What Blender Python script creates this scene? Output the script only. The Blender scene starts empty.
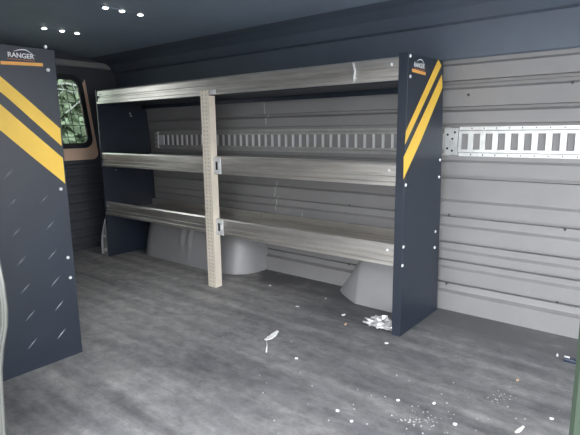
import bpy, bmesh, math, random
from mathutils import Vector, Matrix
random.seed(7)
S = bpy.context.scene
COL = S.collection

# ------------------------------------------------------------------ camera
F_PX, PITCH, YAW, ROLL = 485.41, .1788, .6795, -.0121
CAMLOC = Vector((0, -2.1565, .8316))
cp, sp, cc, ss = math.cos(PITCH), math.sin(PITCH), math.cos(YAW), math.sin(YAW)
FW = Vector((-ss*cp, cc*cp, -sp)); R0 = Vector((cc, ss, 0)); U0 = R0.cross(FW)
RT = R0*math.cos(ROLL)+U0*math.sin(ROLL); UP = -R0*math.sin(ROLL)+U0*math.cos(ROLL)
def un(u, v, ax, val):
    """surveyed image point -> point on the plane axis=val (decals, litter, rivets)"""
    d = FW+RT*((u-290)/F_PX)-UP*((v-217.5)/F_PX)
    return CAMLOC+d*((val-CAMLOC[ax])/d[ax])
cam = bpy.data.cameras.new('camera'); co = bpy.data.objects.new('camera', cam); COL.objects.link(co)
cam.sensor_width = 36; cam.lens = F_PX/580*36; cam.clip_start = .02
co.matrix_world = Matrix(((RT.x, UP.x, -FW.x, CAMLOC.x), (RT.y, UP.y, -FW.y, CAMLOC.y), (RT.z, UP.z, -FW.z, CAMLOC.z), (0, 0, 0, 1)))
S.camera = co

# ------------------------------------------------------------------ materials
def mat(name, col, rough=.6, metal=0., var=0., scale=8., stretch=(1, 1, 1), bump=0., bscale=60., spec=.5, coat=0.):
    m = bpy.data.materials.new(name); m.use_nodes = True
    nt = m.node_tree; b = nt.nodes['Principled BSDF']
    b.inputs['Base Color'].default_value = (*col, 1); b.inputs['Roughness'].default_value = rough
    b.inputs['Metallic'].default_value = metal; b.inputs['Specular IOR Level'].default_value = spec
    b.inputs['Coat Weight'].default_value = coat
    if var or bump:
        tc = nt.nodes.new('ShaderNodeTexCoord'); mp = nt.nodes.new('ShaderNodeMapping')
        mp.inputs['Scale'].default_value = stretch
        nt.links.new(tc.outputs['Object'], mp.inputs['Vector'])
    if var:
        n = nt.nodes.new('ShaderNodeTexNoise'); n.inputs['Scale'].default_value = scale; n.inputs['Detail'].default_value = 6
        n.inputs['Roughness'].default_value = .65
        nt.links.new(mp.outputs['Vector'], n.inputs['Vector'])
        r = nt.nodes.new('ShaderNodeValToRGB')
        r.color_ramp.elements[0].position = .3; r.color_ramp.elements[1].position = .7
        r.color_ramp.elements[0].color = (*[c*(1-var) for c in col], 1)
        r.color_ramp.elements[1].color = (*[min(1, c*(1+var)) for c in col], 1)
        nt.links.new(n.outputs['Fac'], r.inputs['Fac']); nt.links.new(r.outputs['Color'], b.inputs['Base Color'])
    if bump:
        n2 = nt.nodes.new('ShaderNodeTexNoise'); n2.inputs['Scale'].default_value = bscale; n2.inputs['Detail'].default_value = 3
        nt.links.new(mp.outputs['Vector'], n2.inputs['Vector'])
        bp = nt.nodes.new('ShaderNodeBump'); bp.inputs['Strength'].default_value = bump; bp.inputs['Distance'].default_value = .004
        nt.links.new(n2.outputs['Fac'], bp.inputs['Height']); nt.links.new(bp.outputs['Normal'], b.inputs['Normal'])
    return m
M = {}
M['liner'] = mat('grey_liner', (.265, .262, .268), .55, var=.08, scale=3, bump=.08, bscale=40)
M['arch'] = mat('arch_plastic', (.31, .31, .32), .34, var=.06, scale=5)
M['cove'] = mat('upper_wall_shade', (.105, .13, .172), .5, var=.1, scale=3)  # shade above the shelves, put into the colour of the upper wall
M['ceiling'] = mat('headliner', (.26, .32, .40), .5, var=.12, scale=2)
M['panel'] = mat('black_powder_coat', (.019, .027, .043), .4, var=.2, scale=4, bump=.05, bscale=300)
M['yellow'] = mat('yellow_vinyl', (.90, .58, .075), .45, var=.05, scale=10)
M['orange'] = mat('orange_vinyl', (.85, .42, .10), .5)
M['redtxt'] = mat('dull_red_vinyl', (.45, .15, .08), .5)
M['white'] = mat('white_vinyl', (.75, .76, .78), .5)
M['alu'] = mat('scuffed_aluminium', (.64, .615, .58), .36, .8, var=.32, scale=5, stretch=(.35, 5, 5), bump=.12, bscale=20)
M['alu_dull'] = mat('dull_aluminium', (.50, .47, .42), .5, .6, var=.2, scale=5, stretch=(.35, 4, 4))
M['galv'] = mat('galvanised_steel', (.60, .62, .625), .42, .55, var=.15, scale=25)
M['galv_dull'] = mat('dull_galvanised', (.42, .42, .415), .5, .3, var=.15, scale=20)  # duller grey than the galvanised steel
M['post'] = mat('post_steel', (.90, .82, .70), .5, .15, var=.08, scale=12)
M['screw'] = mat('screw_zinc', (.85, .86, .88), .4, .3)
M['dark'] = mat('dark_void', (.02, .02, .022), .8)
M['tread'] = mat('bare_tread_metal', (.55, .58, .62), .35, .6)
M['tan'] = mat('tan_door_surround', (.90, .64, .48), .4, var=.06, scale=6)  # lower part of the rear window surround
M['rubber'] = mat('black_rubber', (.018, .02, .026), .6)
M['door_trim'] = mat('door_lining', (.065, .068, .085), .55, var=.15, scale=6)
M['green'] = mat('green_body_paint', (.016, .030, .017), .5, coat=.0)
M['seal'] = mat('pale_trim', (.085, .09, .082), .3, coat=.3)
M['bright_metal'] = mat('bright_metal', (.85, .85, .84), .3, .4)
M['chrome'] = mat('chrome', (.8, .8, .8), .18, 1.)
M['asphalt'] = mat('asphalt', (.30, .30, .30), .9, var=.25, scale=12, bump=.3, bscale=80)
M['bark'] = mat('bark', (.22, .17, .13), .9, var=.3, scale=12)
M['leaf'] = mat('leaf', (.26, .31, .22), .6, var=.2, scale=4)
M['leaf2'] = mat('shrub_leaf', (.21, .26, .18), .6, var=.2, scale=4)
M['paper'] = mat('paper', (.82, .82, .82), .7)
M['grit'] = mat('grit', (.45, .45, .45), .8)
M['wood'] = mat('wood_chip', (.66, .45, .28), .7)
M['plastic'] = mat('clear_wrap', (.62, .63, .65), .2, .35, var=.75, scale=9, stretch=(7, 2, 2))
M['bluedark'] = mat('dark_blue_plastic', (.02, .03, .06), .35)

# post: rows of punched holes drawn from the object's own coordinates
def dots(m, pitch, axis_col, cw, rad):
    nt = m.node_tree; b = nt.nodes['Principled BSDF']
    src = b.inputs['Base Color'].links[0].from_socket
    tc = nt.nodes.new('ShaderNodeTexCoord'); sx = nt.nodes.new('ShaderNodeSeparateXYZ')
    nt.links.new(tc.outputs['Object'], sx.inputs[0])
    def mth(op, a, c=None):
        n = nt.nodes.new('ShaderNodeMath'); n.operation = op
        for i, q in enumerate((a, c)):
            if q is None: continue
            if isinstance(q, (int, float)): n.inputs[i].default_value = q
            else: nt.links.new(q, n.inputs[i])
        return n.outputs[0]
    fz = mth('SUBTRACT', mth('FRACT', mth('DIVIDE', sx.outputs[2], pitch)), .5)
    fz = mth('MULTIPLY', fz, pitch)
    fx = mth('SUBTRACT', mth('ABSOLUTE', sx.outputs[axis_col]), cw)
    d = mth('SQRT', mth('ADD', mth('MULTIPLY', fz, fz), mth('MULTIPLY', fx, fx)))
    f = mth('LESS_THAN', d, rad)
    mx = nt.nodes.new('ShaderNodeMix'); mx.data_type = 'RGBA'
    nt.links.new(f, mx.inputs['Factor']); nt.links.new(src, mx.inputs[6]); mx.inputs[7].default_value = (.56, .50, .42, 1)
    nt.links.new(mx.outputs[2], b.inputs['Base Color'])
dots(M['post'], .02, 0, .012, .004)

# floor: worn ribbed vinyl, dust streaks that run along the van
def floor_mat():
    m = bpy.data.materials.new('worn_floor'); m.use_nodes = True; nt = m.node_tree; b = nt.nodes['Principled BSDF']
    N = nt.nodes.new; L = nt.links.new
    tc = N('ShaderNodeTexCoord')
    def noise(scale, st, det=5, rgh=.6):
        mp = N('ShaderNodeMapping'); mp.inputs['Scale'].default_value = st; L(tc.outputs['Object'], mp.inputs['Vector'])
        n = N('ShaderNodeTexNoise'); n.inputs['Scale'].default_value = scale; n.inputs['Detail'].default_value = det
        n.inputs['Roughness'].default_value = rgh; L(mp.outputs['Vector'], n.inputs['Vector']); return n.outputs['Fac']
    def ramp(f, p0, c0, p1, c1):
        r = N('ShaderNodeValToRGB'); e = r.color_ramp.elements
        e[0].position = p0; e[1].position = p1; e[0].color = (*c0, 1); e[1].color = (*c1, 1); L(f, r.inputs['Fac']); return r.outputs['Color']
    def mix(f, a, c, mode='MIX'):
        n = N('ShaderNodeMix'); n.data_type = 'RGBA'; n.blend_type = mode
        if isinstance(f, float): n.inputs['Factor'].default_value = f
        else: L(f, n.inputs['Factor'])
        L(a, n.inputs[6])
        if isinstance(c, tuple): n.inputs[7].default_value = (*c, 1)
        else: L(c, n.inputs[7])
        return n.outputs[2]
    base = ramp(noise(1.4, (1, 1.6, 1), 4), .32, (.125, .127, .137), .70, (.20, .20, .205))
    st = ramp(noise(2.6, (.7, 2.8, 1), 8, .68), .40, (.0, .0, .0), .75, (1, 1, 1))
    c = mix(st, base, (.31, .305, .30))
    # dust plus painted-in light, paler towards the rear doors
    sxx = N('ShaderNodeSeparateXYZ'); L(tc.outputs['Object'], sxx.inputs[0])
    mr = N('ShaderNodeMapRange'); mr.inputs[1].default_value = -.6; mr.inputs[2].default_value = -2.2; mr.inputs[3].default_value = -.35; mr.inputs[4].default_value = .55
    L(sxx.outputs[0], mr.inputs[0])
    ad = N('ShaderNodeMath'); ad.operation = 'ADD'; L(mr.outputs[0], ad.inputs[0]); L(noise(1.7, (.7, 1.3, 1), 5, .65), ad.inputs[1])
    dust_light = ramp(ad.outputs[0], .45, (0, 0, 0), .95, (1, 1, 1))
    c = mix(dust_light, c, (.50, .485, .47))
    st2 = ramp(noise(2.2, (.45, 5, 1), 4, .6), .28, (.62, .62, .64), .56, (1, 1, 1))
    c = mix(1., c, st2, 'MULTIPLY')
    wv = N('ShaderNodeTexWave'); wv.wave_type = 'BANDS'; wv.bands_direction = 'Y'; wv.inputs['Scale'].default_value = 2.9
    wv.inputs['Distortion'].default_value = 1.6; wv.inputs['Detail'].default_value = 3; wv.inputs['Detail Scale'].default_value = .8
    L(tc.outputs['Object'], wv.inputs['Vector'])
    c = mix(1., c, ramp(wv.outputs['Fac'], .0, (.86, .86, .87), 1., (1.06, 1.06, 1.05)), 'MULTIPLY')
    c = mix(1., c, ramp(noise(14, (1, 1.3, 1), 8, .78), .36, (.68, .68, .69), .64, (1.2, 1.2, 1.2)), 'MULTIPLY')
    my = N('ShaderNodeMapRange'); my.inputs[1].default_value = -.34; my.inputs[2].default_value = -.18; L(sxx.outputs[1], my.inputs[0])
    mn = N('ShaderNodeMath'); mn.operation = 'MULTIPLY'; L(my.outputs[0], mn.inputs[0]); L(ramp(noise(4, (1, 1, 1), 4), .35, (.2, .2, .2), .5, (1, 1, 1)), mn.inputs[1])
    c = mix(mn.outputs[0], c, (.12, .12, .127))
    grit = ramp(noise(38, (1, 1, 1), 3, .8), .66, (0, 0, 0), .74, (1, 1, 1))
    patch = ramp(noise(1.3, (1.2, 1, 1), 3), .5, (0, 0, 0), .62, (1, 1, 1))
    g2 = mix(1., grit, patch, 'MULTIPLY')
    c = mix(g2, c, (.42, .42, .42))
    L(c, b.inputs['Base Color']); b.inputs['Roughness'].default_value = .62; b.inputs['Specular IOR Level'].default_value = .35
    bp = N('ShaderNodeBump'); bp.inputs['Strength'].default_value = .25; bp.inputs['Distance'].default_value = .004
    L(noise(9, (.4, 5, 1), 4), bp.inputs['Height']); L(bp.outputs['Normal'], b.inputs['Normal'])
    return m
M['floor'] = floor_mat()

def shader_mix(name, tint, gl):
    m = bpy.data.materials.new(name); m.use_nodes = True; nt = m.node_tree; nt.nodes.remove(nt.nodes['Principled BSDF'])
    out = nt.nodes['Material Output']
    t = nt.nodes.new('ShaderNodeBsdfTransparent'); t.inputs[0].default_value = (*tint, 1)
    g = nt.nodes.new('ShaderNodeBsdfGlossy'); g.inputs['Roughness'].default_value = .03
    f = nt.nodes.new('ShaderNodeFresnel'); f.inputs[0].default_value = gl
    mx = nt.nodes.new('ShaderNodeMixShader'); nt.links.new(f.outputs[0], mx.inputs[0]); nt.links.new(t.outputs[0], mx.inputs[1]); nt.links.new(g.outputs[0], mx.inputs[2])
    nt.links.new(mx.outputs[0], out.inputs['Surface']); return m
M['clear_glass'] = shader_mix('clear_glass', (.92, .94, .93), 1.45)
M['glass'] = shader_mix('tinted_glass', (.50, .54, .51), 1.45)
def translucent():
    m = bpy.data.materials.new('scratched_film'); m.use_nodes = True; nt = m.node_tree; nt.nodes.remove(nt.nodes['Principled BSDF'])
    t = nt.nodes.new('ShaderNodeBsdfTranslucent'); t.inputs[0].default_value = (.95, .95, .95, 1)
    nt.links.new(t.outputs[0], nt.nodes['Material Output'].inputs['Surface']); return m
M['scratch'] = translucent()
def emit(name, col, s):
    m = bpy.data.materials.new(name); m.use_nodes = True; b = m.node_tree.nodes['Principled BSDF']
    b.inputs['Base Color'].default_value = (.8, .8, .8, 1); b.inputs['Emission Color'].default_value = (*col, 1); b.inputs['Emission Strength'].default_value = s
    return m
M['led'] = emit('led_white', (1, .98, .95), 5)

# ------------------------------------------------------------------ mesh helpers
class MB:
    def __init__(s): s.v = []; s.f = []; s.mi = []; s.sm = []
    def add(s, vs, fs, mi=0, smooth=False):
        o = len(s.v); s.v += [tuple(p) for p in vs]; s.f += [tuple(i+o for i in f) for f in fs]; s.mi += [mi]*len(fs); s.sm += [smooth]*len(fs)
    def box(s, x0, x1, y0, y1, z0, z1, mi=0):
        s.add([(x, y, z) for x in (x0, x1) for y in (y0, y1) for z in (z0, z1)],
              [(0, 1, 3, 2), (4, 6, 7, 5), (0, 4, 5, 1), (2, 3, 7, 6), (0, 2, 6, 4), (1, 5, 7, 3)], mi)
    def prism(s, pts, d, mi=0, smooth=False):
        """closed polygon (3-D points) pushed along d"""
        n = len(pts); d = Vector(d); a = [Vector(p) for p in pts]; b = [p+d for p in a]
        s.add(a+b, [tuple(range(n))[::-1], tuple(range(n, 2*n))]+[(i, (i+1) % n, n+(i+1) % n, n+i) for i in range(n)], mi, smooth)
    def tube(s, pts, r, n=8, mi=0, cap=True, taper=None):
        pts = [Vector(p) for p in pts]; rings = []
        for i, p in enumerate(pts):
            t = (pts[min(i+1, len(pts)-1)]-pts[max(i-1, 0)]).normalized()
            u = t.orthogonal().normalized() if i == 0 else (rings_u-t*rings_u.dot(t)).normalized()
            rings_u = u; w = t.cross(u); rr = r if taper is None else r*(1-(1-taper)*i/(len(pts)-1))
            rings.append([p+(u*math.cos(2*math.pi*k/n)+w*math.sin(2*math.pi*k/n))*rr for k in range(n)])
        vs = [q for R in rings for q in R]
        fs = [(i*n+k, i*n+(k+1) % n, (i+1)*n+(k+1) % n, (i+1)*n+k) for i in range(len(pts)-1) for k in range(n)]
        if cap: fs += [tuple(range(n))[::-1], tuple(range((len(pts)-1)*n, len(pts)*n))]
        s.add(vs, fs, mi, True)
    def disc(s, c, ax, r, h, n=10, mi=0, dome=.6):
        c = Vector(c); ax = Vector(ax).normalized(); u = ax.orthogonal().normalized(); w = ax.cross(u)
        ring = lambda rr, hh: [c+ax*hh+(u*math.cos(2*math.pi*k/n)+w*math.sin(2*math.pi*k/n))*rr for k in range(n)]
        vs = ring(r, 0)+ring(r*.92, h*.6)+ring(r*dome, h)
        fs = [(a*n+k, a*n+(k+1) % n, (a+1)*n+(k+1) % n, (a+1)*n+k) for a in (0, 1) for k in range(n)]+[tuple(range(2*n, 3*n)), tuple(range(n))[::-1]]
        s.add(vs, fs, mi, False)
    def build(s, name, mats, parent=None, bevel=0, origin=None, props=None):
        me = bpy.data.meshes.new(name); o0 = Vector(origin) if origin else Vector((0, 0, 0))
        me.from_pydata([tuple(Vector(p)-o0) for p in s.v], [], s.f)
        for m in (mats if isinstance(mats, list) else [mats]): me.materials.append(M[m] if isinstance(m, str) else m)
        me.polygons.foreach_set('material_index', s.mi); me.polygons.foreach_set('use_smooth', s.sm)
        bm = bmesh.new(); bm.from_mesh(me); bmesh.ops.recalc_face_normals(bm, faces=bm.faces); bm.to_mesh(me); bm.free(); me.update()
        o = bpy.data.objects.new(name, me); COL.objects.link(o)
        if parent is not None:
            w = Vector((0, 0, 0)); q = parent
            while q: w += q.location; q = q.parent
            o.parent = parent; o.location = o0-w
        else: o.location = o0
        if bevel:
            b = o.modifiers.new('bevel', 'BEVEL'); b.width = bevel; b.segments = 2; b.limit_method = 'ANGLE'
        for k, v in (props or {}).items(): o[k] = v
        return o
def tag(o, label, cat, group=None):
    o['label'] = label; o['category'] = cat
    if group: o['group'] = group
    return o
def empty(name, loc, label, cat, group=None):
    o = bpy.data.objects.new(name, None); COL.objects.link(o); o.location = loc; o.empty_display_size = .1
    return tag(o, label, cat, group)
def struct(mb, name, m, **k):
    o = mb.build(name, m, **k); o['kind'] = 'structure'; return o

# ------------------------------------------------------------------ van shell
XR, XF = -3.30, 1.05          # rear doors, bulkhead behind the seats
NEAR = -1.76                  # inner face of the door side
ZC = 1.35
def base_y(z): return -.004 if z < .9 else -.004-.065*(z-.9)/.3
ribs = [(.135, .197), (.243, .279), (.328, .393), (.449, .508), (.624, .685), (.85, .902), (.922, .995), (1.03, 1.092)]
prof = [(-.035, 0), (-.033, .082), (-.010, .092)]
for a, b in ribs:
    prof += [(base_y(a), a-.017), (base_y(a)+.014, a-.014), (base_y(a)+.014, a-.002), (base_y(a)-.017, a), (base_y(b)-.016, b-.004), (base_y(b)-.001, b+.006)]
cove = [(base_y(1.2)-.004, 1.225)]
for k in range(1, 7):
    t = k/6*math.pi/2; cove.append((base_y(1.2)-.004-.16*(1-math.cos(t)), 1.225+.115*math.sin(t)))
prof += [(base_y(1.12), 1.12)]
def sheet(mb, prof, x0, x1, thick, mi=0, smooth=False):
    n = len(prof); vs = [(x0, y, z) for y, z in prof]+[(x1, y, z) for y, z in prof]
    mb.add(vs, [(i, i+1, n+i+1, n+i) for i in range(n-1)], mi, smooth)
w = MB(); back = [(.06, 1.12), (.06, 0)]
w.prism([(XR, y, z) for y, z in prof]+[(XR, y, z) for y, z in back], (XF-XR, 0, 0))
wall_back = struct(w, 'wall_back', 'liner')
# ceiling: a shallow dark headliner with pressed roof bows
def smoothpts(P):
    return P
liner_edge = [(base_y(1.125)-.012, 1.112), (base_y(1.125)-.018, 1.118), (base_y(1.2)-.010, 1.20), (base_y(1.25)-.006, 1.250), (base_y(1.25)-.030, 1.256), (base_y(1.25)-.07, 1.30), (base_y(1.25)-.13, 1.327), (base_y(1.25)-.20, 1.34)]
c = MB(); n = 16; y0, y1 = liner_edge[-1][0], NEAR
def zc(t): return 1.34+.03*math.sin(math.pi*t)
pts = [(XR, y0+(y1-y0)*k/n, zc(k/n)) for k in range(n+1)]
c.prism([(XR, y, z) for y, z in liner_edge[:-1]]+pts+[(XR, NEAR, 1.42), (XR, .06, 1.42), (XR, .06, 1.122), (XR, -.01, 1.122)], (XF-XR, 0, 0))
for xb in ():
    c.prism([(xb, y0+(y1-y0)*k/n, zc(k/n)-.010) for k in range(1, n)]+[(xb, y0+(y1-y0)*k/n, zc(k/n)+.005) for k in range(n-1, 0, -1)], (.10, 0, 0))
for i in range(len(liner_edge)-1): c.mi[2+i] = 1  # upper wall and cove faces take the painted shade
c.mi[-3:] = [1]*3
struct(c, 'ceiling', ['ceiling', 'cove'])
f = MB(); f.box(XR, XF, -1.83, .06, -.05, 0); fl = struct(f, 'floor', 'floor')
g = MB(); g.box(-60, 60, -60, 60, -.75, -.68); struct(g, 'ground', 'asphalt')
b = MB(); b.box(XF, XF+.05, -1.83, .06, -.05, .28); b.box(XF, XF+.05, -1.83, .06, 1.31, 1.42); b.box(XF, XF+.05, -1.83, -1.72, .28, 1.31); b.box(XF, XF+.05, -.07, .06, .28, 1.31)  # opening in the unseen bulkhead, enlarged to let more daylight in
struct(b, 'wall_cab', 'liner')
# door-side wall with the sliding door opening
E0 = [(-.05, -1.285), (.09, -1.26), (.2, -1.243), (.27, -1.23), (.33, -1.205), (.40, -1.163), (.45, -1.150), (.50, -1.152), (.56, -1.165), (.614, -1.18), (.72, -1.19), (.85, -1.17), (.95, -1.12), (1.07, -1.02), (1.16, -.95), (1.23, -.88)]
GX = -.040
E = [(z, x+.002) for z, x in E0]
w = MB()
T = -.07
for a, b_ in zip(E[:-1], E[1:]):   # rearward piece in strips that follow the curved opening edge
    w.add([(XR, NEAR, a[0]), (a[1]-.02, NEAR, a[0]), (b_[1]-.02, NEAR, b_[0]), (XR, NEAR, b_[0]), (XR, NEAR+T, a[0]), (a[1]-.02, NEAR+T, a[0]), (b_[1]-.02, NEAR+T, b_[0]), (XR, NEAR+T, b_[0])],
          [(0, 1, 2, 3), (4, 7, 6, 5), (1, 5, 6, 2)])
w.box(XR, XF, NEAR+T, NEAR, 1.23, 1.42)
struct(w, 'wall_near', 'liner')
# rolled pale edge of the opening on the left, green body pillar on the right
t = MB(); t.tube([(x-.004, -1.75, z) for z, x in E], .004, 10); t.tube([(x-.0095, -1.750, z) for z, x in E], .0025, 10, 1); t.tube([(x-.017, -1.75, z) for z, x in E], .0055, 10); t.tube([(x-.04, -1.755, z) for z, x in E], .02, 12)
struct(t, 'trim_left', ['seal', 'rubber'])
t = MB(); t.box(GX, .16, NEAR+T, NEAR, -.05, 1.23); struct(t, 'trim_right', 'green', bevel=.012)
t = MB(); t.box(.161, XF, NEAR+T, NEAR, -.05, .62); t.box(.161, XF, NEAR+T, NEAR, 1.16, 1.229); struct(t, 'door_3', 'green')
t = MB(); t.box(.161, XF, NEAR-.04, NEAR-.035, .62, 1.16); struct(t, 'window_3', 'clear_glass')

# rivets and pale seam marks in the liner are parts of that wall
def wall_y(z):
    for (ya, za), (yb, zb) in zip(prof[:-1], prof[1:]):
        if za <= z <= zb: return ya+(yb-ya)*(z-za)/(zb-za+1e-9)
    return -.02
for u, v in [(573.7, 83), (564.5, 230), (447, 215.5), (445.5, 284), (556, 304), (470, 95), (347, 206), (348, 265)]:
    p = un(u, v, 1, -.015); m = MB(); m.disc((p.x, wall_y(p.z)+.001, p.z), (0, -1, 0), .006, .004, 10)
    m.build('rivet', 'door_trim', wall_back)
for (u, v0, v1) in [(267, 103, 124), (276, 181, 210), (303, 212, 226)]:
    p0 = un(u, v0, 1, -.01); p1 = un(u, v1, 1, -.01); m = MB(); k = 14
    zs = sorted({p1.z+(p0.z-p1.z)*i/k for i in range(k+1)} | {z for _, z in prof if p1.z < z < p0.z})
    q = [(p0.x+.003*math.sin(z*40), wall_y(z)-.0008, z) for z in zs]
    m.add([(x-.003, y, z) for x, y, z in q]+[(x+.003, y, z) for x, y, z in q], [(i, i+1, len(q)+i+1, len(q)+i) for i in range(len(q)-1)])
    m.build('seam_mark', 'galv', wall_back)

# wheel housings
def housing(name, x0, x1, dy, h, r, rib=(), slant=0.):
    m = MB(); nx = 110; rows = []
    for i in range(nx+1):
        x = x0+(x1-x0)*i/nx
        e = min(x-x0, x1-x); k = min(1, e/r); sc = math.sqrt(max(0, 1-(1-k)**2))
        D = dy*(.2+.8*sc) if 0 < i < nx else .02; H = h*(.35+.65*sc) if 0 < i < nx else .02
        if slant:
            k = min(1, (x-x0)/slant); k = k*k*(3-2*k)*.4+k*.6; D = dy*(.25+.75*min(1, (x-x0)/(slant*.8))**.7); H = .02+(h-.02)*k
        bump = sum(.016 for rx in rib if abs(x-rx) < .016)
        row = []
        for a in range(11):
            t = a/10*math.pi/2
            row.append((x, -(D+bump*(a < 9)*(a > 1))*math.cos(t)**.4-.012-.02*max(0, 1-a/1.5), H*math.sin(t)**.6))
        rows.append(row)
    vs = [p for r_ in rows for p in r_]; n = 11
    m.add(vs, [(i*n+k, i*n+k+1, (i+1)*n+k+1, (i+1)*n+k) for i in range(nx) for k in range(n-1)], 0, True)
    return struct(m, name, 'arch')
RB = [un(u, 252, 1, -.25).x for u in (181, 188.5)]
housing('wheel_arch', -2.93, -1.90, .235, .272, .2, RB)
housing('wheel_arch', -1.34, -.855, .19, .285, .2, slant=.22)

# rear doors ----------------------------------------------------------------
def rrect(y0, y1, z0, z1, r, n=6, lean=0.):
    out = []
    for cy, cz, a0 in ((y1-r, z0+r, -90), (y1-r, z1-r, 0), (y0+r, z1-r, 90), (y0+r, z0+r, 180)):
        for k in range(n+1):
            a = math.radians(a0+90*k/n); y, z = cy+r*math.cos(a), cz+r*math.sin(a)
            out.append((y-lean*(z-z0), z))
    return out
def ring(mb, x, inner, outer, dx, mi=0):
    if callable(mi):
        k = len(mb.mi); ring(mb, x, inner, outer, dx, 0)
        for i in range(len(inner)):
            for q in range(4): mb.mi[k+4*i+q] = mi(outer[i][1])
        return
    n = len(inner)
    a = [(x, y, z) for y, z in inner]+[(x, y, z) for y, z in outer]; b = [(x+dx, y, z) for y, z in inner]+[(x+dx, y, z) for y, z in outer]
    fs = []
    for i in range(n):
        j = (i+1) % n
        fs += [(i, j, n+j, n+i), (2*n+i, 3*n+i, 3*n+j, 2*n+j), (i, 2*n+i, 2*n+j, j), (n+i, n+j, 3*n+j, 3*n+i)]
    mb.add(a+b, fs, mi)
def reardoor(idx, ya, yb, wa, wb, lean):
    m = MB()
    win = rrect(wa, wb, .735, 1.205, .06, lean=lean)
    tanr = rrect(wa-.055, wb+.05, .64, 1.245, .05, lean=lean)
    full = []
    # outer border sampled so that every vertex pairs with the tan ring
    cy, cz = (wa+wb)/2, .93
    for y, z in tanr:
        dy, dz = y-cy, z-cz; s = 1e9
        if dy > 0: s = min(s, (yb-cy)/dy)
        if dy < 0: s = min(s, (ya-cy)/dy)
        if dz > 0: s = min(s, (1.40-cz)/dz)
        if dz < 0: s = min(s, (-.05-cz)/dz)
        full.append((cy+dy*s, cz+dz*s))
    ring(m, XR-.05, win, tanr, .05, lambda z: 1 if z > 1.08 else 0); ring(m, XR-.05, tanr, full, .045, 1)
    m.box(XR-.052, XR-.006, ya-.03, yb+.03, -.05, .60, 1); m.box(XR-.052, XR-.006, ya-.03, yb+.03, 1.25, 1.42, 1)
    m.box(XR-.052, XR-.0065, ya-.03, wa-.075, .58, 1.26, 1); m.box(XR-.052, XR-.0065, wb+.085, yb+.09, .58, 1.26, 1)
    d = struct(m, 'door_%d' % idx, ['tan', 'door_trim'])
    hd = MB(); hd.box(XR-.01, XR+.02, ya+.04, yb-.02, 1.272, 1.312); hd.build('header_rail', 'arch', d, bevel=.006)
    l = MB(); z = .05
    pr = [(XR-.01, .03)]
    for k in range(9): pr += [(XR+.016, .05+k*.062), (XR+.016, .088+k*.062), (XR+.006, .094+k*.062), (XR+.006, .108+k*.062)]
    pr += [(XR-.01, .62)]
    l.prism([(x, ya+.03, z) for x, z in pr], (0, yb-ya-.06, 0)); l.build('lining', 'door_trim', d)
    wd = MB(); g_ = rrect(wa+.004, wb-.004, .739, 1.201, .056, lean=lean)
    wd.prism([(XR-.034, y, z) for y, z in g_], (.004, 0, 0)); wo = struct(wd, 'window_%d' % idx, 'glass' if idx == 1 else 'clear_glass')
    s = MB(); ring(s, XR-.012, rrect(wa+.02, wb-.022, .757, 1.183, .05, lean=lean), rrect(wa-.012, wb+.014, .722, 1.218, .07, lean=lean), .02)
    s.build('window_frame', 'rubber', wo)
    gr = MB(); y = wa+.03
    while y < wb-.02:
        gr.tube([(XR-.012, y, .75), (XR-.012, y-lean*.4, 1.165)], .0022, 5); y += .05
    z = .80
    while z < 1.15:
        gr.tube([(XR-.008, wa+.01-lean*(z-.735), z), (XR-.008, wb-.01-lean*(z-.735), z)], .0022, 5); z += .078
    gr.build('wire_grille', 'rubber', wo)
    return d, wo
d1, w1 = reardoor(1, -.865, -.03, -.80, -.315, .11)
d2, w2 = reardoor(2, -1.76, -.87, -1.40, -.925, -.11)
for pts, wd in [(((65.5, 113), (72, 108), (83, 98)), .011), (((67, 103), (71.5, 108)), .009), (((56, 84), (66, 83), (80, 86)), .012), (((56, 88.5), (70, 91), (80, 92.5)), .010), (((60, 82), (64, 90), (58, 96)), .006), (((72, 84), (76, 92), (82, 104)), .006)]:
    q = [un(u, v, 0, XR-.022) for u, v in pts]; m = MB(); m.v = []
    vs = [p+Vector((0, 0, wd/2)) for p in q]+[p-Vector((0, 0, wd/2)) for p in q]; k = len(q)
    m.add(vs, [(i, i+1, k+i+1, k+i) for i in range(k-1)]); m.build('scratch', 'scratch', w1)

# ------------------------------------------------------------------ shelving unit
YF = -.4388
XL, XP0, XP1, XRP = -2.964, -1.945, -1.885, -.82
unit = empty('shelving_unit', ((XL+XRP)/2, -.24, 0), 'three-tier aluminium shelving unit with black end panels along the ribbed grey wall', 'shelving')
def flange_panel(name, X, s, yrear, ztop, fl, parent, front=YF):
    """sheet in plane X with a folded flange at its front; s=+1: flange folds toward -X"""
    m = MB()
    poly = [(front, 0), *[(y, z) for z, y in yrear], (front, ztop)]
    m.prism([(X-.003, y, z) for y, z in poly], (.003, 0, 0))
    if fl: m.box(min(X, X-s*fl), max(X, X-s*fl), front-.003, front, 0, ztop)
    return m
rp = flange_panel('end_panel', XRP, 1, [(0, -.063), (.5, -.075), (.86, -.092), (1.106, -.112)], 1.106, .038, None).build('end_panel', 'panel', unit, bevel=.001)
rp['label'] = 'black end panel with two yellow stripes'
lp = flange_panel('end_panel', XL, 1, [(0, -.045), (.5, -.046), (.72, -.055), (1.10, -.085)], 1.098, .012, None).build('end_panel', 'panel', unit)

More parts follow.
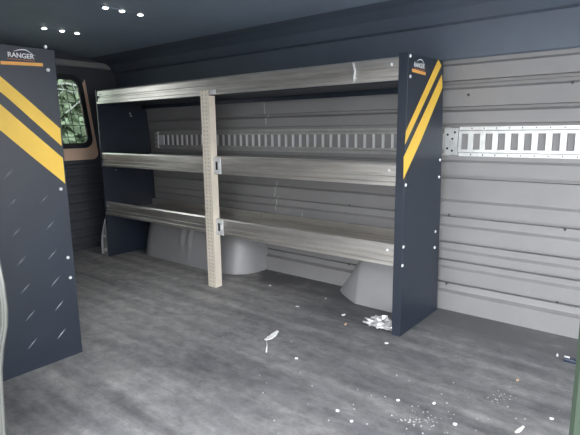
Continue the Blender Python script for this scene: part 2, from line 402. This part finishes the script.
def lip_profile(zb, zt):
    h = zt-zb; y = YF
    out = [(y-.006, zb), (y-.006, zb+.15*h), (y+.001, zb+.19*h), (y+.001, zb+.40*h), (y+.0065, zb+.43*h), (y+.0065, zb+.54*h), (y, zb+.57*h), (y, zt-.008), (y+.004, zt), (y+.012, zt), (y+.012, zt-.006)]
    inn = [(y+.010, zt-.010), (y+.010, zb+.026), (-.075, zb+.026), (-.075, zb+.066), (-.072, zb+.066), (-.072, zb+.023), (y+.02, zb+.02), (y+.02, zb+.006), (y+.006, zb)]
    return out+inn
def shelf(x0, x1, zb, zt, m='alu'):
    mb = MB(); p = lip_profile(zb, zt); mb.prism([(x0, y, z) for y, z in p], (x1-x0, 0, 0))
    o = mb.build('shelf', m, unit, origin=((x0+x1)/2, YF, zb))
    for px in (x0+.03, x1-.03):
        s = MB(); s.disc((px, YF-.0, zb+.7*(zt-zb)), (0, -1, 0), .006, .004, 8); s.build('rivet', 'screw', o)
    return o
xr_in = XRP-.038
top = shelf(XL+.003, xr_in, 1.0096, 1.0943)
dk = MB(); dk.box(XL+.006, xr_in-.003, YF+.0205, -.112, 1.0075, 1.0135); dk.box(XL+.006, xr_in-.003, -.112, -.109, .985, 1.0135)
dk.build('deck', 'panel', top)  # shade under the top shelf, painted as a dark deck
sh = []
for zb in (.6117, .2911):
    shelf(XL+.003, XP1-.012, zb, zb+.087, 'alu_dull' if False else 'alu'); sh.append(shelf(XP1-.008, xr_in, zb, zb+.087))
for zb in (.6117, .2911):
    x = XP1+.004; b = MB()
    b.box(x, x+.052, YF-.0105, YF-.0065, zb+.001, zb+.085); b.box(x+.016, x+.030, YF-.0112, YF-.0104, zb+.022, zb+.064, 1); b.box(x+.036, x+.046, YF-.016, YF-.0104, zb+.03, zb+.056)
    b.build('bracket', ['screw', 'dark'], unit, bevel=.001)
b = MB(); b.box(XP1-.004, XP1+.036, YF-.0115, YF-.0065, 1.012, 1.034); b.disc((XP1+.02, YF-.0115, 1.023), (0, -1, 0), .007, .005); b.build('bracket', 'screw', unit)
# perforated angle post
p = MB(); cx = (XP0+XP1)/2
p.box(XP0-cx, XP1-cx, YF-.024-YF, YF-.021-YF, 0, 1.032); p.box(XP1-cx-.003, XP1-cx, -.0215, .02, 0, 1.005)
p.box(XP0-cx, XP0-cx+.003, -.0215, -.008, 0, 1.03)
po = MB(); po.v = [(x+cx, y+YF, z) for x, y, z in p.v]; po.f = p.f; po.mi = p.mi; po.sm = p.sm
post = po.build('post', 'post', unit, origin=(cx, YF, 0))
# glint on the top beam, painted as a thin bright strip
k = un(353.5, 69, 1, YF-.006)
s = MB(); s.prism([(k.x-.006, YF-.0075, 1.09), (k.x-.002, YF-.0075, 1.09), (k.x+.008, YF-.0075, 1.055), (k.x+.003, YF-.0075, 1.03), (k.x+.008, YF-.0075, 1.012), (k.x+.003, YF-.0075, 1.012), (k.x-.002, YF-.0075, 1.03), (k.x+.003, YF-.0075, 1.055)], (0, .0073, 0)); s.build('beam_glint', 'screw', unit)

def px_poly(pts, X, d, mi=0):
    m = MB(); m.prism([un(u, v, 0, X) for u, v in pts], (d, 0, 0), mi); return m
def clip(p, ymax, ymin): return p
XF_ = XRP+.0004
for q in ([(438.2, 59.5), (441.3, 65.5), (404.9, 144.5), (405.9, 131)], [(441.8, 74.5), (442.2, 88), (420.8, 140.5), (403.4, 179), (403.7, 157)]):
    px_poly(q, XF_, .0008).build('stripe', 'yellow', rp)
for u, v in [(410.2, 55.8), (410.2, 76.5), (405.6, 185), (403.2, 247), (402.3, 265.5), (439.8, 160), (438.8, 177), (435.2, 231.5), (434.5, 247.5)]:
    m = MB(); m.disc(un(u, v, 0, XRP), (1, 0, 0), .0068, .004, 10); m.build('screw', 'screw', rp)
def text(body, X, P, size, mname, parent, name='lettering', squeeze=1.):
    cu = bpy.data.curves.new('t', 'FONT'); cu.body = body; cu.size = size; cu.extrude = .0004; cu.offset = size*.02
    o = bpy.data.objects.new('t', cu); COL.objects.link(o); bpy.context.view_layer.update()
    me = bpy.data.meshes.new_from_object(o.evaluated_get(bpy.context.evaluated_depsgraph_get())); bpy.data.objects.remove(o)
    me.name = name; me.materials.clear(); me.materials.append(M[mname])
    me.transform(Matrix(((0, 0, 1, 0), (squeeze, 0, 0, 0), (0, 1, 0, 0), (0, 0, 0, 1))))
    ob = bpy.data.objects.new(name, me); COL.objects.link(ob); w = Vector((0, 0, 0)); q = parent
    while q: w += q.location; q = q.parent
    ob.parent = parent; ob.location = Vector((X, P.y, P.z))-w
    return ob
def logo(X, pT0, pT1, line, parent, sc):
    a, b_ = un(*pT0, 0, X), un(*pT1, 0, X); W = b_.y-a.y
    o = text('RANGER', X+.0006, Vector((X, a.y, a.z)), W/3.75, 'white', parent)
    m = MB(); k = 14; pts = []
    for i in range(k+1):
        t = i/k; yy = a.y+W*(.25+.85*t); zz = a.z+W*(.235+.10*math.sin(math.pi*min(1, t*1.05))-.26*max(0, t-.6)**1.0)
        pts.append((yy, zz, W*.022*math.sin(math.pi*(.08+.9*t))))
    m.prism([(X+.0003, y, z+h) for y, z, h in pts]+[(X+.0003, y, z-h) for y, z, h in pts[::-1]], (.0006, 0, 0)); m.build('swoosh', 'white', parent)
    m = MB()
    for i in range(14):
        yy = a.y-W*.02+W*1.1*i/14; m.box(X+.0002, X+.0008, yy, yy+W*.05, a.z-W*.095, a.z-W*.06)
    m.build('lettering', 'redtxt', parent)
    l0, l1 = un(*line[0], 0, X), un(*line[1], 0, X)
    m = MB(); m.prism([(X+.0002, l0.y, l0.z-.0062*sc), (X+.0002, l1.y, l1.z-.0062*sc), (X+.0002, l1.y, l1.z+.0062*sc), (X+.0002, l0.y, l0.z+.0062*sc)], (.0007, 0, 0)); m.build('underline', 'orange', parent)
logo(XRP, (414, 66.5), (424, 68.5), ((412, 70.2), (425.5, 73.8)), rp, .9)
for u, v in [(130, 113.5), (131, 116), (118, 154), (116, 170)]:
    m = MB(); m.disc(un(u, v, 0, XL), (1, 0, 0), .006, .004, 8); m.build('screw', 'screw', lp)

# ------------------------------------------------------------------ second shelving unit (door side, seen end on)
XN, YN = -1.7246, -1.3056
unit2 = empty('shelving_unit', (XN-.6, (YN+NEAR)/2, 0), 'shelving unit seen end-on at left, its large black end panel nearest the camera', 'shelving')
m = MB(); m.prism([(XN-.003, y, z) for y, z in [(YN, 0), (YN, 1.11), (NEAR+.075, 1.11), (NEAR+.045, .9), (NEAR+.03, 0)]], (.003, 0, 0))
m.box(XN-.032, XN, YN, YN+.003, 0, 1.11)
# pressed bare-metal tread marks, stamped in a regular grid below the stripes
for u, v in [(17, 231.6), (21.5, 260.8), (25.3, 288.6), (50.3, 225), (52.3, 254.5), (55.2, 281.5), (59.3, 305.5), (9, 173.4), (13, 201.8), (44.2, 198.7), (30.3, 315.5), (32.5, 343.5), (58.3, 308.6+1), (61.4, 333.8)]:
    if (u, v) == (58.3, 309.6): continue
    P = un(u, v, 0, XN); L_, w_ = .024, .0022
    ang = math.radians(42); dy, dz = math.cos(ang), math.sin(ang)
    a = Vector((0, dy, dz)); bb = Vector((0, -dz, dy)); o_ = Vector((0, 0, 0)); top = Vector((.0022, 0, 0))
    vs = [P-a*L_, P-bb*w_, P+a*L_, P+bb*w_, P-a*L_*.7+top, P+a*L_*.7+top]
    m.add(vs, [(0, 1, 4), (1, 2, 5), (1, 5, 4), (2, 3, 5), (3, 0, 4), (3, 4, 5)], 1)
np_ = m.build('end_panel', ['panel', 'tread'], unit2)
np_['label'] = 'black end panel with tread marks, two yellow stripes and lettering'
X2 = XN+.0004
ye = lambda v: 52+(82.7-52)*(v-50)/(351.7-50)
for q in ([(-9, 67.5), (0, 76), (28, 100), (60.2, 128.6), (61.6, 146), (10, 100), (-9, 84)], [(-9, 95.5), (0, 104), (30, 130), (62.8, 158), (65.2, 183.5), (30, 155), (0, 130), (-9, 122)]):
    px_poly(q, X2, .0008).build('stripe', 'yellow', np_)
for u, v in [(45.3, 46.8), (48, 70), (60.8, 189), (68, 257.5), (70.3, 277.5)]:
    mm = MB(); mm.disc(un(u, v, 0, XN), (1, 0, 0), .0065, .004, 10); mm.build('screw', 'screw', np_)
logo(XN, (7.5, 56.5), (33, 58.6), ((.5, 62.6), (42.8, 64.8)), np_, .85)
# trays and far end of that unit, running to the rear behind the panel
for zb in (.29, .61, 1.01):
    mb = MB(); p = [(-(y)+YN+YF, z) for y, z in lip_profile(zb, zb+.085)]
    p = [(YN-.01-(y-YF), z) for y, z in lip_profile(zb, zb+.085)]
    mb.prism([(XN-.04-1.10, y, z) for y, z in p], (1.10, 0, 0)); mb.build('shelf', 'alu', unit2)
m = MB(); m.prism([(XN-1.147, y, z) for y, z in [(YN, 0), (YN, 1.11), (NEAR+.075, 1.11), (NEAR+.03, 0)]], (.003, 0, 0)); m.build('end_panel', 'panel', unit2)

# ------------------------------------------------------------------ cargo tracks on the wall
def etrack(x0, x1, first, zc_, yb, frac, mats, holes):
    m = MB(); h = .0635; pitch = .0508
    rows = [(-h, yb), (-h+.014, yb), (-h+.018, yb-.010), (-.034, yb-.010), (.034, yb-.010), (h-.018, yb-.010), (h-.014, yb), (h, yb)]
    ks = []; k = first
    while k+pitch/2 < x1: ks.append(k); k += pitch
    xs = [x0]
    for k in ks: xs += [k-pitch*frac/2, k+pitch*frac/2]
    xs.append(x1)
    slot = {2*i+1 for i in range(len(ks))}
    for i in range(len(xs)-1):
        a, b = xs[i], xs[i+1]
        for j in range(len(rows)-1):
            (z0, y0_), (z1, y1_) = rows[j], rows[j+1]
            if i in slot and j == 3:
                for (xx, zz0, zz1) in ((a, z0, z1), (b, z0, z1)):   # folded slot cheeks
                    m.add([(xx, y0_, zc_+zz0), (xx, y0_+.009, zc_+zz0), (xx, y0_+.009, zc_+zz1), (xx, y0_, zc_+zz1)], [(0, 1, 2, 3)], 1)
                m.add([(a, y0_, zc_+z0), (b, y0_, zc_+z0), (b, y0_+.009, zc_+z0), (a, y0_+.009, zc_+z0)], [(0, 1, 2, 3)], 1)
                continue
            m.add([(a, y0_, zc_+z0), (b, y0_, zc_+z0), (b, y1_, zc_+z1), (a, y1_, zc_+z1)], [(0, 1, 2, 3)], 1 if j in (3,) else 0)
    for k in ks:
        if holes:
            for s in (-1, 1): m.disc((k+pitch/2, yb-.0002, zc_+s*(h-.007)), (0, -1, 0), .003, .0005, 8, 2)
    return m
ZE, Y_E = .7719, -.006
lx = -2.2876-.0508*12
tl = etrack(lx-.03, -.815, -2.2876-.0508*11, ZE, Y_E, .76, None, False).build('cargo_track', ['galv_dull', 'screw', 'dark'])
tag(tl, 'long slotted cargo track on the back wall behind the shelving', 'cargo track')
b = MB(); b.box(lx-.062, lx-.028, -.022, -.006, ZE-.055, ZE+.055)
for q in (-.03, 0, .03): b.disc((lx-.045, -.022, ZE+q), (0, -1, 0), .006, .002, 8, 1)
b.build('end_bracket', ['galv', 'dark'], tl)
tr = etrack(-.775, XF-.02, -.7477, ZE, Y_E, .56, None, True).build('cargo_track', ['galv', 'galv', 'dark'])
tag(tr, 'bright galvanised cargo track on the ribbed wall right of the shelving', 'cargo track')
b = MB(); b.box(-.838, -.777, -.0215, -.0065, ZE-.058, ZE+.058)
for (q, z_) in ((-.822, .03), (-.822, -.03), (-.80, .012), (-.80, -.04), (-.79, .04)): b.disc((q, -.0215, ZE+z_), (0, -1, 0), .0055, .0012, 8, 1)
b.build('end_bracket', ['galv', 'dark'], tr, bevel=.002)

# chrome striker by the rear door, at the foot of the far end panel
st = empty('door_striker', (-3.02, -.43, 0), 'curved chrome bracket standing at the foot of the rear-most black end panel', 'bracket')
m = MB(); m.tube([(-3.060+.062*(k/10)**1.6-.012*math.sin(math.pi*k/10), -.43, .004+.25*k/10) for k in range(11)], .010, 8, taper=.4); m.build('guide_rail', 'bright_metal', st)
m = MB(); m.prism([(-3.035, -.437, 0), (-2.985, -.437, 0), (-2.985, -.437, .12), (-2.993, -.437, .20), (-3.003, -.437, .225), (-3.022, -.437, .16), (-3.034, -.437, .07)], (0, .02, 0)); m.build('plate', 'galv_dull', st, bevel=.003)
for z_, r_ in ((.04, .015), (.135, .010)):
    m = MB(); m.disc((-3.008, -.437, z_), (0, -1, 0), r_, .01); m.build('bolt', 'bright_metal', st)

# ------------------------------------------------------------------ ceiling lamps: two rows of three LEDs
def lamp(x, ys, label):
    zb = zc((ys[1]-y0)/(y1-y0))-.001
    e = empty('ceiling_light', (x, ys[1], zb), label, 'ceiling light', 'light rows in the van roof')
    m = MB(); m.box(x-.014, x+.014, min(ys)-.02, max(ys)+.02, zb-.002, zb+.012); m.build('housing', 'ceiling', e, bevel=.003)
    for y in ys:
        m = MB(); m.disc((x, y, zb-.002), (0, 0, -1), .0125, .004, 12); m.build('led', 'led', e)
q = [[un(*p, 2, 1.364) for p in r] for r in (((105, 8), (122, 11.2), (140, 15)), ((47, 27.5), (62, 31), (78, 33)))]
lamp(q[0][1].x, [p.y for p in q[0]], 'row of three white lights on dark roof, nearer and higher in the photo')
lamp(q[1][1].x, [p.y for p in q[1]], 'row of three white lights on dark roof, above the printed lettering and rear window')

# ------------------------------------------------------------------ litter on the floor
def scrap(name, u, v, L_, W_, ang, m, label, cat, z=.004, curl=.3, group='litter on the van floor'):
    P = un(u, v, 2, 0); mb = MB(); n = 6
    if cat != 'stick' and L_ < .05: L_ *= .62; W_ *= .58
    a = math.radians(ang); d = Vector((math.cos(a), math.sin(a), 0)); e = Vector((-d.y, d.x, 0))
    up, lo = [], []
    for i in range(n+1):
        t = i/n; wv = W_*(.35+.65*math.sin(math.pi*min(.98, max(.02, t))))*random.uniform(.75, 1.15)/2
        c_ = P+d*(t-.5)*L_+Vector((0, 0, .0008+curl*L_*abs(t-.45)**1.5*.5))
        up.append(c_+e*wv); lo.append(c_-e*wv)
    vs = up+lo+[p+Vector((0, 0, z)) for p in up+lo]; k = n+1; fs = []
    for i in range(n):
        fs += [(i, i+1, k+i+1, k+i), (2*k+i, 3*k+i, 3*k+i+1, 2*k+i+1), (i, 2*k+i, 2*k+i+1, i+1), (k+i, k+i+1, 3*k+i+1, 3*k+i)]
    fs += [(0, k, 3*k, 2*k), (n, 2*k+n, 3*k+n, k+n)]
    mb.add(vs, fs); o = mb.build(name, m, origin=(P.x, P.y, 0)); return tag(o, label, cat, group)
qa, qb = un(265.5, 341.5, 2, 0), un(278, 333, 2, 0); qd = qb-qa
s0 = scrap('paper_scrap', 271.7, 337.2, qd.length, .028, math.degrees(math.atan2(qd.y, qd.x)), 'paper', 'white curled scrap with a thin tail on open floor, right of the post', 'scrap')
P0 = un(266.5, 340.5, 2, .003); P1 = un(266.3, 352, 2, .003)
m = MB(); m.tube([P0, (P0+P1)/2+Vector((.004, 0, .002)), P1], .0025, 6); m.build('tail', 'paper', s0)
for a in [('paper_scrap', 296.5, 359, .018, .014, 20, 'paper', 'small white fleck below the curled scrap with a tail', 'scrap'),
          ('paper_scrap', 343.4, 315.4, .030, .016, 60, 'paper', 'white scrap just above the tan chip, near the shelving', 'scrap'),
          ('wood_chip', 345.6, 324.8, .030, .016, 100, 'wood', 'tan chip on the floor left of the crumpled clear wrapper', 'chip'),
          ('paper_scrap', 386.5, 343.8, .024, .014, 30, 'paper', 'cream scrap on the floor in front of the right end panel', 'scrap'),
          ('paper_scrap', 325.8, 299, .014, .012, 10, 'paper', 'tiny white fleck under the lowest shelf, left of the second wheel hump', 'scrap'),
          ('paper_scrap', 337.5, 411.5, .016, .012, 10, 'paper', 'white fleck near the bottom edge of the photo, left of another fleck', 'scrap'),
          ('paper_scrap', 351.5, 422, .014, .011, 50, 'paper', 'white fleck lowest at bottom centre of the photo', 'scrap'),
          ('paper_scrap', 398, 401, .016, .013, 30, 'paper', 'small white fleck left of the pale splash on the floor', 'scrap'),
          ('paper_scrap', 434, 404, .016, .012, 70, 'paper', 'small white fleck above the pale splash on the floor', 'scrap'),
          ('paper_scrap', 455, 425, .018, .015, 20, 'paper', 'white fleck left of the white stick at bottom right', 'scrap'),
          ('stick', 519.5, 431, .042, .011, 75, 'paper', 'short white stick lying at the bottom right of the floor', 'stick'),
          ('paper_scrap', 557.3, 356, .034, .011, 100, 'paper', 'small upright white scrap beside the dark blue clip', 'scrap'),
          ('paper_scrap', 551.6, 419.5, .017, .013, 20, 'paper', 'white fleck right of the white stick, by the green pillar', 'scrap'),
          ('wood_chip', 517.5, 381, .016, .012, 60, 'wood', 'tiny tan chip on bare floor right of the pale streak', 'chip'),
          ('paper_scrap', 270, 286, .022, .014, 10, 'paper', 'grey-white fleck on the floor right of the post foot', 'scrap'),
          ('paper_scrap', 297.5, 307, .028, .016, 20, 'paper', 'dull white scrap between the post foot and the tan chip', 'scrap')]:
    scrap(*a)
# dark blue clip
P = un(570, 362, 2, 0); e = empty('clip', (P.x, P.y, 0), 'dark blue plastic clip with white tip beside the green pillar', 'clip', 'litter on the van floor')
m = MB(); m.box(P.x-.02, P.x+.022, P.y-.012, P.y+.012, 0, .014); m.build('body', 'bluedark', e, bevel=.004)
m = MB(); m.box(P.x-.02, P.x-.002, P.y-.004, P.y+.006, .014, .018); m.build('tip', 'paper', e, bevel=.002)
# crumpled wrapper against the right end panel
c0 = un(380, 327.5, 2, 0); m = MB(); rnd = random.Random(3)
bm = bmesh.new(); bmesh.ops.create_icosphere(bm, subdivisions=3, radius=1)
for v in bm.verts:
    k = .75+.5*rnd.random(); k *= 1+.22*math.sin(v.co.x*16+v.co.y*5); v.co = Vector((v.co.x*.066*k, v.co.y*.04*k, max(-.02, v.co.z)*.045*k))
vs = []
for v in bm.verts:
    x, y, z = v.co; a = math.radians(12); tp = .45+.55*min(1, max(0, (x+.1)/.16))
    vs.append((c0.x+x*math.cos(a)-y*tp*math.sin(a), c0.y+x*math.sin(a)+y*tp*math.cos(a), max(.001, z*tp+.012)))
m.add(vs, [tuple(v.index for v in f_.verts) for f_ in bm.faces]); bm.free()
tag(m.build('wrapper', 'plastic', origin=(c0.x, c0.y, 0)), 'crumpled shiny clear wrapper against the foot of the striped right end panel', 'wrapper')
# uncountable crumbs and pale grit
m = MB()
for (u, v, su, sv, n_) in [(425, 415, 26, 12, 26), (440, 400, 60, 25, 16), (300, 340, 60, 40, 14), (330, 400, 60, 30, 10), (500, 400, 35, 25, 10), (417, 421, 10, 5, 40), (500, 399, 9, 3, 20)]:
    for _ in range(n_):
        P = un(random.gauss(u, su), random.gauss(v, sv), 2, 0)
        if P.y > -.48 or P.y < -1.75 or P.x < -1.7 or P.x > 0: continue
        r = random.uniform(.0010, .0028); m.disc((P.x, P.y, 0), (0, 0, 1), r, r*.7, 5)
o = tag(m.build('crumbs', 'grit'), 'scattered pale crumbs and grit on the worn grey floor', 'crumbs'); o['kind'] = 'stuff'

# ------------------------------------------------------------------ outdoors behind the rear window
def tree(name, x, y, h, r, mleaf, n, label, cat, trunk=True, z0=-.68, seed=1):
    rnd = random.Random(seed); e = empty(name, (x, y, z0), label, cat)
    m = MB(); m.tube([(x, y, z0), (x+.05, y, z0+h*.45), (x-.04, y+.05, z0+h*.8)], .09 if trunk else .04, 8, taper=.4); m.build('trunk', 'bark', e)
    for k in range(5):
        a = k*1.25; b = MB(); zz = z0+h*(.3+.09*k)
        b.tube([(x, y, zz), (x+.5*r*math.cos(a), y+.5*r*math.sin(a), zz+.25*r), (x+.85*r*math.cos(a), y+.85*r*math.sin(a), zz+.6*r)], .035, 6, taper=.3); b.build('branch', 'bark', e)
    f_ = MB()
    for _ in range(n):
        a, zt, rr = rnd.uniform(0, 6.283), rnd.uniform(-1, 1), rnd.random()**.45
        s = math.sqrt(1-zt*zt); c_ = Vector((x+r*rr*s*math.cos(a), y+r*rr*s*math.sin(a), z0+h*.55+h*.45*rr*zt))
        d = Vector((rnd.gauss(0, 1), rnd.gauss(0, 1), rnd.gauss(0, .7))).normalized(); e_ = d.orthogonal().normalized(); L_ = rnd.uniform(.07, .15)
        f_.add([c_-d*L_, c_+e_*L_*.4, c_+d*L_, c_-e_*L_*.4], [(0, 1, 2, 3)])
    f_.build('foliage', mleaf, e); return e
tree('tree', -8.2, 2.0, 3.6, 1.3, 'leaf', 5200, 'pale green tree seen through the upper part of the rear window', 'tree', seed=2)
tree('shrub', -5.7, .85, 1.7, .6, 'leaf2', 2600, 'darker green shrub seen low through the rear window', 'shrub', False, seed=5)
tree('tree', -12.5, 4.2, 6.2, 2.6, 'leaf2', 6000, 'tall darker tree farthest back beyond the rear window', 'tree', seed=9)

# ------------------------------------------------------------------ daylight
W = bpy.data.worlds.new('sky'); S.world = W; W.use_nodes = True; nt = W.node_tree
bg = nt.nodes['Background']; tc = nt.nodes.new('ShaderNodeTexCoord'); sx = nt.nodes.new('ShaderNodeSeparateXYZ'); rp_ = nt.nodes.new('ShaderNodeValToRGB')
nt.links.new(tc.outputs['Generated'], sx.inputs[0]); nt.links.new(sx.outputs[2], rp_.inputs[0])
rp_.color_ramp.elements[0].color = (.66, .66, .66, 1); rp_.color_ramp.elements[0].position = .0
rp_.color_ramp.elements[1].color = (.64, .66, .68, 1); rp_.color_ramp.elements[1].position = .45
nt.links.new(rp_.outputs[0], bg.inputs['Color']); bg.inputs['Strength'].default_value = 6.0

v = S.view_settings; v.view_transform = 'Standard'; v.look = 'None'; v.gamma = 1; v.use_curve_mapping = False; v.exposure = 1.12
